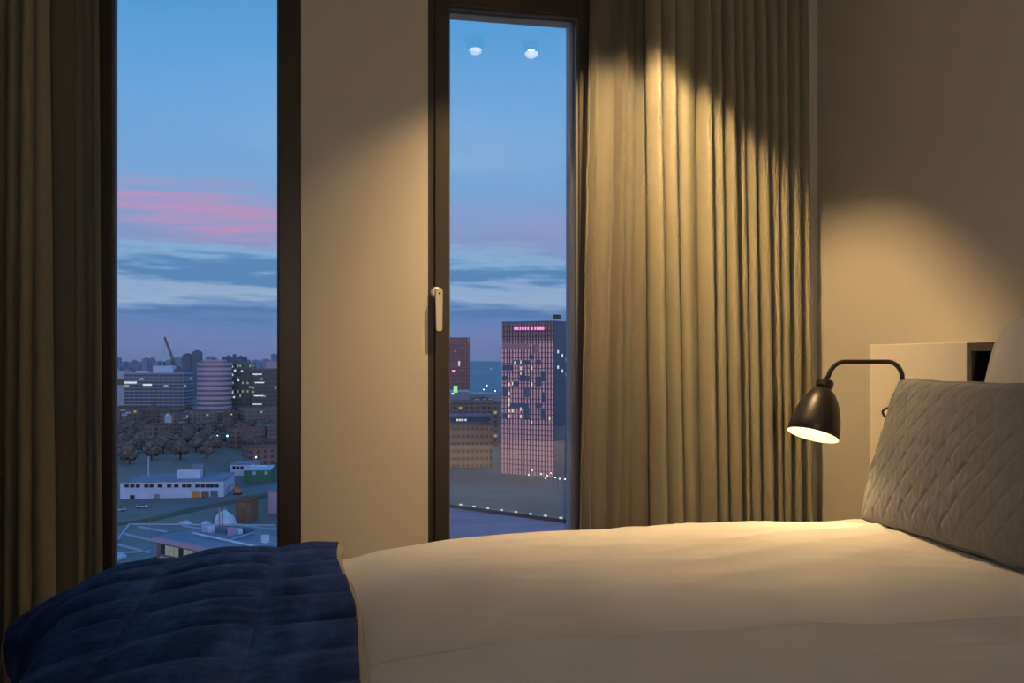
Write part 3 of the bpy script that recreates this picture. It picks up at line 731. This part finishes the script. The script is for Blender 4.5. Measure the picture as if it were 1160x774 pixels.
for u, v, w, h, m in ((233,603,1.5,1.8,'pale'),(239,603.5,1.6,1.6,'whitew'),(262,607,1.3,1.9,'lilac'),(270,605,1.6,1.2,'whitew'),(300.5,615,1.3,1.7,'whitew'),(252,604,4,1.2,'navy'),(280,604,3.4,1.1,'navy')):
    p = roof_at(u, v); obj('roof_unit', MB().obox(p+Vector((0,0,h/2)), tt*w/2, nn*.6, (0,0,h/2)), B[m], of)
for u, v, h in ((248.5,596,4.2),(252,596,4.0),(294.5,612,3.0)):
    p = roof_at(u, v); obj('flue', MB().tube([p, p+Vector((0,0,h))], .16, 8), B['steel'], of)

# mid-distance blocks, trees, lights
mids = [ (130,160,463,760,'house','brown terrace block with pale bays near the frame'), (163,193,466,800,'house','long brown terrace block left of the striped tower'),
 (197,213,470,700,'houseb','narrow block with pale balconies below the twin dark towers'), (215,246,467,720,'houseb','dusky block at the foot of the striped tower'),
 (250,276,469,760,'house','brown block with three lit windows below the green office'), (277,318,464,760,'houseb','wide grey block under the office with lit bands'),
 (262,300,487,590,'house','low brick row behind the two street lights'), (302,325,484,610,'houseb','brick house end beside the window frame edge'),
 (176,196,482,620,'house','small brown house among the park trees'), (283,318,508,500,'house','low brown roofs behind the pale annex')]
for u0, u1, vt, d, m, lb_ in mids:
    r, fp, z1 = building('apartment_block', lb_, 'building', u0, u1, vt, d, d*1.02, 14, B[m], B['brick'] if m == 'house' else B['roofd'], parapet=.6)
    if 'bays' in lb_:
        for u, v in ((139,463.5),(145,466.5),(141,469)): patch('bay', r, fp, u, v+1, 4.5, 1.8, B['pale'])
    if 'balconies' in lb_:
        for u, v in ((209,474),(205,478.5),(209,484),(205,489)): patch('balcony', r, fp, u, v, 5, 1.4, B['lilac'], .8, .7)
    if 'three lit' in lb_:
        for u, v in ((262,469.5),(259.5,476),(266,481)): patch('lit_window', r, fp, u, v, .9, 1.1, B['litw'])
r, fp, z1 = building('gable_house', 'small house with a bright blue white gable in the trees', 'house', 187, 194.5, 472, 660, 662, 6, B['pale'], B['pale'], parapet=.2)
ap = (fp[0]+fp[1])/2
obj('gable', MB().add([Vector((fp[0].x,fp[0].y,z1)), Vector((fp[1].x,fp[1].y,z1)), Vector((ap.x,ap.y,z1+2.4)), Vector((fp[3].x,fp[3].y,z1)), Vector((fp[2].x,fp[2].y,z1)), Vector(((fp[2].x+fp[3].x)/2,(fp[2].y+fp[3].y)/2,z1+2.4))], [(0,1,2),(3,5,4),(0,2,5,3),(1,4,5,2)]), B['white'], r)

def tree_proto(loc, label, group, seed, rad, hgt):
    rt = thing('tree', label, 'tree', loc, group)
    mb = MB(); rnd = random.Random(seed)
    for q in range(9):
        a = q*.79+rnd.random()*.6; rr = rad*(.38+.22*rnd.random()); ro = rad*(.15 if q > 6 else .55); ox = math.cos(a)*ro; oy = math.sin(a)*ro; oz = hgt*((.72+.1*rnd.random()) if q > 6 else (.30+.32*rnd.random()))
        mb.grid(lambda i, j: (loc[0]+ox+rr*math.cos(2*PI*i)*math.sin(PI*j)*(1+.7*fbm(math.cos(2*PI*i)*3+q, math.sin(2*PI*i)*3+j*7, seed+q)), loc[1]+oy+rr*math.sin(2*PI*i)*math.sin(PI*j)*(1+.7*fbm(math.cos(2*PI*i)*3+9, math.sin(2*PI*i)*3+j*7, seed+q)), loc[2]+oz-rr*math.cos(PI*j)*.8*(1+.5*fbm(math.cos(2*PI*i)*3, math.sin(2*PI*i)*3+j*7, seed+q+3))), 21, 12)
    obj('crown', mb, B['foliage'], rt)
    obj('trunk', MB().tube([(loc[0], loc[1], loc[2]), (loc[0], loc[1], loc[2]+hgt*.6)], [rad*.09, rad*.05], 8), B['bark'], rt)
    return rt
GT = 'brown autumn trees in the park below'
protos = []
spots = []
rnd = random.Random(3)
for v in (471, 474, 477, 481, 485, 489, 493, 498, 503, 508, 513, 519, 526):
    for u in range(126, 326, 11):
        uu = u+rnd.uniform(-5, 5); vv = v+rnd.uniform(-2, 2)
        if uu > 258 and vv > 512: continue
        if vv > 524 and uu > 150: continue
        if rnd.random() < .10: continue
        spots.append((uu, vv))
placed = []; LP = [onZ(246, 494, ZG+9), onZ(257.5, 494, ZG+9)]
FPS += [quad_fp(222,266,900,900,60), quad_fp(256,330,930,930,60)]
for (u, v) in spots:
    p = onZ(u, v, ZG); i = len(placed); rd = 7.4
    if near_fp(p, rd*.9) or any((p-q).length < 11.5 for q in placed) or any((p.xy-q.xy).length < 8 for q in LP): continue
    if i < 4:
        tr = tree_proto(tuple(p), 'brown leafed autumn tree in the park behind the depot', GT, 10+i, 4.5+.3*i, 9.5+.8*i); protos.append(tr)
    else:
        dup(protos[i % 4], p).rotation_euler.z = i*1.7
    placed.append(p)

def street_lamp(u, v, h, label, m, rad):
    p = onZ(u, v, ZG+h); d = p.length
    rt = thing('street_lamp', label, 'street lamp', (p.x, p.y, ZG))
    obj('pole', MB().tube([(p.x, p.y, ZG), (p.x, p.y, ZG+h)], .12, 8), B['steel'], rt)
    obj('lamp_head', MB().lathe([(0,-rad),(rad*.7,-rad*.7),(rad,0),(rad*.7,rad*.7),(0,rad)], p, n=12), m, rt, smooth=True)
street_lamp(246, 494, 9, 'warm white street lamp among the trees, beside the cyan light', B['lamp'], .55)
street_lamp(257.5, 494, 9, 'cyan glowing lamp right of the warm street lamp', B['cyan'], .62)
street_lamp(290, 518, 10, 'white yard lamp high above the green shed', B['lamp'], .42)
street_lamp(289.5, 525, 5, 'white yard lamp low above the green shed roof', B['lamp'], .36)
street_lamp(225, 438, 9, 'tiny distant street lamp left of the striped tower', B['lamp'], .9)

# towers and offices of the left pane
cR = P(243, 405, 930); R_ = 17.0*930/1000*1.12; zt_ = ZC-(410-405)/1000*912
rt = thing('round_tower', 'pale cylindrical tower with dark window bands beside the green office', 'building', (cR.x, cR.y, ZG))
fpr = [Vector((cR.x+R_*math.cos(2*PI*i/40), cR.y+R_*math.sin(2*PI*i/40), 0)) for i in range(40)]
obj('facade', MB().walls(fpr, ZG, zt_), B['round'], rt, smooth=True)
obj('roof', MB().prism(fpr, zt_-.3, zt_).prism([p+(cR-Vector((p.x,p.y,cR.z)))*.3 for p in fpr], zt_, zt_+2.0), B['lilac'], rt)
r, fp, z1 = building('office', 'greenish lit office slab attached to the striped round tower', 'building', 260, 285, 412.5, 953, 955, 22, B['greenoff'], B['roofd'])
for u, v in ((263,415.5),(263,425),(266,420),(263,445),(265,450),(274,420.5),(270,431)): patch('lit_window', r, fp, u, v, 2.0, 1.9, B['litc'])
r, fp, z1 = building('office', 'dark office with four bright ceiling bands at the frame edge', 'building', 285.5, 325, 418.5, 945, 945, 24, B['stripe'], B['roofd'])
for u, v in ((291.5,424),(294,433.5),(293,448.5),(291.5,458)): patch('lit_band', r, fp, u, v, 10, 1.2, B['litc'])
r, fp, z1 = building('office', 'low dark block standing on the skyline behind the striped tower', 'building', 251, 274, 404.5, 1500, 1500, 30, B['navy'], B['navy'])
for q, w, h in ((.2,4,3),(.5,5,5),(.8,4,2.5)): roofbox('roof_unit', r, fp, q, .5, w, 4, h, z1, B['navy'])
r, fp, z1 = building('office', 'pinkish flat block on the skyline at the window frame', 'building', 301, 322, 410.5, 1300, 1300, 30, B['lilac'], B['lilac'])
for u, vt, lb_ in ((212.5,402.5,'slim dark tower on the skyline, lower of the twin towers'), (223.5,399,'slim dark tower on the skyline, taller of the twin towers')):
    c = P(u, 405, 1400); hw = 5.0*1.4
    tw = thing('tower', lb_, 'building', (c.x, c.y, ZG)); zz1 = ZC-(vt-405)*1.4
    f4 = [Vector((c.x+hw*sx_, c.y+hw*sy_, 0)) for sx_, sy_ in ((-1,-1),(1,-1),(1,1),(-1,1))]
    obj('facade', MB().walls(f4, ZG, zz1), B['navy'], tw)
    obj('roof', MB().prism(f4, zz1-.4, zz1).lathe([(hw*.9,0),(hw*.85,1.2),(hw*.5,2.8),(0,3.4)], (c.x, c.y, zz1), n=20), B['navy'], tw)
# terraced pale office with lit ground strip, crane
r, fp, z1 = building('office', 'pale stepped office block with a bright lit strip below the crane', 'building', 141, 209, 423, 1080, 1080, 30, B['office'], B['pale'])
for u, v, w, m in ((148,433.5,15,'litc'),(167,436,11,'litc'),(159,428,0,''),): 
    if w: patch('lit_strip', r, fp, u, v, w, 2.2, B[m])
o = roofbox('upper_storey', r, fp, .62, .3, 24, 12, 9, z1, B['white']); roofbox('upper_storey', r, fp, .28, .3, 16, 12, 3, z1, B['white']); roofbox('upper_storey', r, fp, .88, .5, 16, 12, 5, z1, B['navy'])
r, fp, z1 = building('office', 'pale blue cube office at the left frame of the left window', 'building', 122, 141, 421, 1120, 1120, 26, B['pale'], B['pale'])
patch('dark_storey', r, fp, 134, 433, 20, 7, B['brown'])
base = P(199, 416, 1500); tip = P(186.5, 382, 1500)
cr = thing('crane', 'red lattice crane with raised boom on the skyline', 'crane', (base.x, base.y, ZG))
def lattice(a, b, w, n):
    mb = MB(); ax_ = (b-a).normalized(); s1 = Vector((CA,-SA,0)); s1 = (s1-ax_*s1.dot(ax_)).normalized(); s2 = ax_.cross(s1)
    cs = [(1,1),(1,-1),(-1,-1),(-1,1)]
    for i, j in cs: mb.tube([a+(s1*i+s2*j)*w/2, b+(s1*i+s2*j)*w*.3], .42, 5)
    for k in range(n):
        for q in range(4):
            f0, f1 = k/n, (k+1)/n; i, j = cs[q]; i2, j2 = cs[(q+1) % 4]
            mb.tube([a.lerp(b, f0)+(s1*i+s2*j)*w*(.5-.2*f0), a.lerp(b, f1)+(s1*i2+s2*j2)*w*(.5-.2*f1)], .3, 4)
    return mb
obj('boom', lattice(base, tip, 3.4, 12), B['red'], cr)
obj('mast', lattice(Vector((base.x, base.y, ZG)), base, 3.4, 12), B['red'], cr)
obj('machine_house', MB().obox(base+Vector((2,0,-1)), Vector((CA,-SA,0))*5, Vector((SA,CA,0))*2.5, (0,0,2)), B['red'], cr)
obj('hoist_rope', MB().tube([tip, tip+Vector((0,0,-30))], .15, 5), B['dark'], cr)

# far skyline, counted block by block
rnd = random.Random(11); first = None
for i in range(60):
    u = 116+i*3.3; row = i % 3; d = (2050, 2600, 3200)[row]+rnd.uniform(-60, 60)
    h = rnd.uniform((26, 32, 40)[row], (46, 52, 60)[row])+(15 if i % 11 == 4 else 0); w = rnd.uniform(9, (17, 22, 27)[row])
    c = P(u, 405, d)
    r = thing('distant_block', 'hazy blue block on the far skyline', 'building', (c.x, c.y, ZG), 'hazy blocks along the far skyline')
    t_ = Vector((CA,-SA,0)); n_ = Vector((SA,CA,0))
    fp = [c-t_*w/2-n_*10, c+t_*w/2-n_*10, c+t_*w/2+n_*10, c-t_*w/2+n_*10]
    obj('walls', MB().prism(fp, ZG, ZG+h), B['hazeblue'], r)
    obj('roof_plant', MB().obox(Vector((c.x, c.y, ZG+h+1.5)), t_*w*.18, n_*5, (0,0,1.5)), B['hazeblue'], r)

# --- beyond the right pane
d1_, d2_ = 465.0, 450.0
a, b = P(568.5, 405, d1_), P(628, 405, d2_); t = (b-a).normalized(); n = Vector((-t.y, t.x, 0))
ztow = ZC+.0385*d1_
fpT = [a, b, b+n*26, a+n*26]
c = sum(fpT, Vector((0,0,0)))/4
tw = thing('tower', 'tall office tower with pink lit window strips and dark patches', 'building', (c.x, c.y, ZG))
obj('facade', MB().walls(fpT[:2]+[b+n*.02, a+n*.02], ZG, ztow-9.4), B['tower'], tw)
obj('top_floors', MB().walls([a-n*.01, b-n*.01, b+n*.05, a+n*.05], ztow-9.4, ztow), B['towert'], tw)
b2 = b+n*.02
obj('side_facade', MB().walls([b2, b+n*26, a+n*26, a+n*.02], ZG, ztow), B['towers'], tw)
obj('roof', MB().prism(fpT, ztow, ztow+.9), B['navy'], tw)
obj('roof_unit', MB().obox((b+n*5-t*1)+Vector((0,0,ztow+1.9)), t*1.3, n*2, (0,0,1.2)), B['dark'], tw)
def z2(x, y): return 560+x/6.45, 360+y/6.45
for x0, x1, y0, y1 in ((60,130,345,385),(135,255,310,345),(255,290,270,305),(300,340,310,345),(185,215,385,465),(215,255,425,465),(340,380,390,465),(300,340,430,500),(60,95,425,460),(130,175,465,500),(60,100,505,575),(215,255,510,580),(345,380,545,620),(115,250,625,660),(300,340,625,660),(215,255,660,740),(60,100,700,740),(340,380,665,740),(290,330,195,262),(60,250,190,230)):
    u, v = z2((x0+x1)/2, (y0+y1)/2); dm = d1_+(d2_-d1_)*(u-568.5)/59.5
    patch('dark_window_group', tw, fpT, u, v, (x1-x0)/6450*dm*1.15, (y1-y0)/6450*dm, B['navy'] if y0 > 240 else B['towert'], .06, .1)
for x, y in ((195,325),(195,370),(195,405),(275,367),(275,487),(110,487),(110,555),(110,600),(110,635),(110,680),(110,720),(135,680),(195,668),(195,722),(150,330),(405,737),(275,765),(135,480)):
    u, v = z2(x, y); patch('lit_window', tw, fpT, u, v, .55, 1.8, B['litw'], .2, .1)
sg = MB()
for x in (155,172,192,212,231,249,275,300,315,332,348,360):
    p, t_, n_ = on_face(fpT, *z2(x, 80), .3); sg.obox(p, t_*(.34+.12*(x % 3)), n_*.12, (0,0,.62))
o = obj('roof_sign', sg, B['pink'], tw); o['label'] = 'glowing pink letters below the roof edge'
for x, y in ((470,200),(540,240),(528,285)):
    pass
for k in range(3):
    for q in range(2):
        p = b+n*(4+k*5)+Vector((0,0,ztow-16-q*8-k*2)); obj('lit_window', MB().obox(p+t*.15, t*.1, n*.7, (0,0,.8)), B['litc'], tw)
r, fp, z1 = building('tower', 'dark red slab tower cut by the right window frame', 'building', 490, 532, 383.5, 720, 722, 20, B['redtower'], B['navy'])
patch('neon_sign', r, fp, 513.8, 420.5, 2.2, 1.6, B['pink'])
patch('lit_window', r, fp, 520, 412, 1.0, 4, B['litc'])
r, fp, z1 = building('kiosk', 'low building with a green glowing sign at the foot of the red tower', 'building', 492, 532, 444, 660, 662, 16, B['hazeblue'], B['pale'])
patch('green_sign', r, fp, 516, 441, 3.0, 5.0, B['greenl']); patch('lit_window', r, fp, 513, 446, 2.0, 1.4, B['litc'])
r, fp, z1 = building('hall', 'long low hall with lit clerestory left of the pink tower', 'building', 498, 556, 472, 510, 512, 18, B['navy'], B['roofl'])
for u in (518, 521, 524, 527.5): patch('lit_window', r, fp, u, 476, 1.2, 1.3, B['litc'])
r, fp, z1 = building('hall', 'dark flat hall on the plain behind the lit clerestory', 'building', 500, 566, 457, 600, 606, 30, B['house'], B['roofd'])
r, fp, z1 = building('hall', 'low pale roofed hall between the red and pink towers', 'building', 534, 566, 447, 860, 870, 30, B['hazeblue'], B['pale'])
r, fp, z1 = building('hall', 'green tinged low hall right of the glowing sign', 'building', 538, 556, 452, 760, 766, 22, B['greenoff'], B['roofd'])
r, fp, z1 = building('apartment_block', 'beige slab block with rows of windows left of the pink tower', 'building', 480, 557, 481, 488, 490, 14, B['beige'], B['roofd'])
for u, v, h, lb_, rad in ((554.5,410.5,8,'distant street lamp on the plain, nearer the red tower',1.5),(564,410,8,'bright distant lamp beside the pink tower',1.8),(556,418,8,'small distant lamp below the skyline between the towers',1.1),(551.5,437,8,'distant road lamp of the upper row between towers',.9),(548,441.5,8,'distant road lamp of the lower row between towers',.8),(561,443,8,'distant road lamp close to the pink tower edge',.8)):
    street_lamp(u, v, h, lb_, B['lamp'], rad)
rnd = random.Random(5)
for i, (u, v) in enumerate(((600,525),(603,533),(613,537),(620,539),(624,536),(629,541),(634,542.5),(640,543),(645,543.5),(599,538),(618,542),(609,528))):
    street_lamp(u, v, 5, 'low lamp in the lit forecourt at the foot of the pink tower', B['lamp'], .28)
    o = [x for x in C.objects if x.name.startswith('street_lamp') and x.parent is None][-1]; o['group'] = 'forecourt lamps at the foot of the pink tower'
strip_ground('road', [(480,556),(560,557),(660,566)], 34, B['road'], ZG+.05)
# near terrace roof with a string of small lights
ZP = -30.0
e0, e1 = onZ(470,569.5,ZP), onZ(700,600.8,ZP)
tt = (e1-e0).normalized(); nn = Vector((tt.y, -tt.x, 0))
e0 = onZ(500, 573.5, ZP)
fpp = [P(520,600,128), P(760,600,116), e1, e0]
fpp = [Vector((p.x, p.y, 0)) for p in fpp]
c = sum(fpp, Vector((0,0,0)))/4
pd = thing('podium', 'flat mauve roofed podium edged with small lights below the right window', 'building', (c.x, c.y, ZG))
obj('facade', MB().walls(fpp, ZG, ZP), B['navy'], pd); obj('roof', MB().prism(fpp, ZP-.5, ZP-.02), B['roofp'], pd)
obj('parapet', MB().obox((e0+e1)/2+Vector((0,0,.35)), tt*(e1-e0).length/2, nn*.25, (0,0,.38)), B['dark'], pd)
for i in range(12):
    p = e0.lerp(e1, (i+.5)/12); obj('parapet_light', MB().obox(p+Vector((0,0,.85)), tt*.22, nn*.22, (0,0,.14)), B['litw'], pd)

# ------------------------------------------------------------------ dusk sky
w = bpy.data.worlds.new('dusk'); SC.world = w; w.use_nodes = True
nt = w.node_tree; bg = nt.nodes['Background']
class WN(NT):
    def __init__(s): s.t = nt
k = WN()
tc = k.n('ShaderNodeTexCoord'); sp = k.n('ShaderNodeSeparateXYZ'); nt.links.new(tc.outputs['Generated'], sp.inputs[0])
X, Y, Z = sp.outputs
hl = k.m_('SQRT', k.m_('ADD', k.m_('MULTIPLY', X, X), k.m_('MULTIPLY', Y, Y)))
E_ = k.m_('DIVIDE', Z, k.m_('MAXIMUM', hl, .02)); AZ = k.m_('ARCTAN2', X, Y)
def nz(sa_, se, off, detail=5, rough=.55):
    cb = k.n('ShaderNodeCombineXYZ'); k.set(cb.inputs[0], k.m_('MULTIPLY', AZ, sa_)); k.set(cb.inputs[1], k.m_('ADD', k.m_('MULTIPLY', E_, se), k.m_('MULTIPLY', AZ, off))); cb.inputs[2].default_value = off
    x = k.n('ShaderNodeTexNoise'); x.inputs['Scale'].default_value = 1; x.inputs['Detail'].default_value = detail; x.inputs['Roughness'].default_value = rough
    nt.links.new(cb.outputs[0], x.inputs[0]); return x.outputs[0]
n1 = nz(7, 42, 2.0); n2 = nz(6, 105, -4.0); n3 = nz(18, 190, 3.0, 5)
We = k.m_('ADD', E_, k.m_('ADD', k.m_('MULTIPLY', k.m_('SUBTRACT', n1, .5), .058), k.m_('MULTIPLY', k.m_('SUBTRACT', n3, .5), .026)))
S = [(0,(104,122,168)),(.02,(112,128,178)),(.038,(100,130,182)),(.050,(84,122,172)),(.060,(120,150,195)),(.068,(152,174,206)),(.080,(138,166,206)),(.088,(90,134,182)),(.102,(92,136,186)),(.112,(136,174,212)),(.124,(122,152,200)),(.15,(126,158,206)),(.20,(122,166,214)),(.28,(106,163,218)),(.36,(84,156,216)),(.42,(70,150,212)),(.49,(60,130,195))]
base = k.ramp(k.m_('MULTIPLY', We, 2.0), [(e*2, lin(c)) for e, c in S])
band = k.ramp(k.m_('MULTIPLY', k.m_('ADD', E_, k.m_('ADD', k.m_('MULTIPLY', k.m_('SUBTRACT', n1, .5), .03), k.m_('MULTIPLY', AZ, .035))), 4.0), [(.44,(0,0,0)),(.55,(1,1,1)),(.65,(1,1,1)),(.75,(0,0,0))])
strk = k.ramp(n2, [(.34,(.12,.12,.12)),(.58,(1,1,1))])
azm = k.ramp(k.m_('ADD', k.m_('MULTIPLY', AZ, .8), .5), [(.42,(1,1,1)),(.62,(.22,.22,.22))])
pf = k.m_('MULTIPLY', k.m_('MULTIPLY', band, strk), k.m_('MULTIPLY', azm, .60))
col = k.mix(pf, base, (*lin((212,140,178)), 1))
glow = k.m_('MULTIPLY', k.m_('MAXIMUM', k.m_('MULTIPLY', Y, -1.0), 0.0), k.m_('MAXIMUM', k.m_('SUBTRACT', .75, k.m_('ABSOLUTE', Z)), 0.0))
col = k.mix(k.m_('MINIMUM', k.m_('MULTIPLY', glow, 1.3), 1.0), col, (1.45,1.2,1.4,1))
nt.links.new(col, bg.inputs[0]); bg.inputs[1].default_value = 1.34

# ------------------------------------------------------------------ camera and view
cam = bpy.data.cameras.new('camera'); co = bpy.data.objects.new('camera', cam); C.objects.link(co)
cam.lens = 36*1000/1160; cam.sensor_width = 36; cam.shift_y = 18/1160; cam.clip_start = .02; cam.clip_end = 20000
co.location = (0, 0, ZC); co.rotation_euler = (PI/2, 0, -YAW); SC.camera = co
vs = SC.view_settings; vs.view_transform = 'Standard'; vs.look = 'None'; vs.exposure = 0; vs.gamma = 1; vs.use_curve_mapping = False
cy = SC.cycles; cy.use_denoising = True; cy.max_bounces = 10; cy.diffuse_bounces = 5; cy.transparent_max_bounces = 16; cy.sample_clamp_indirect = 10
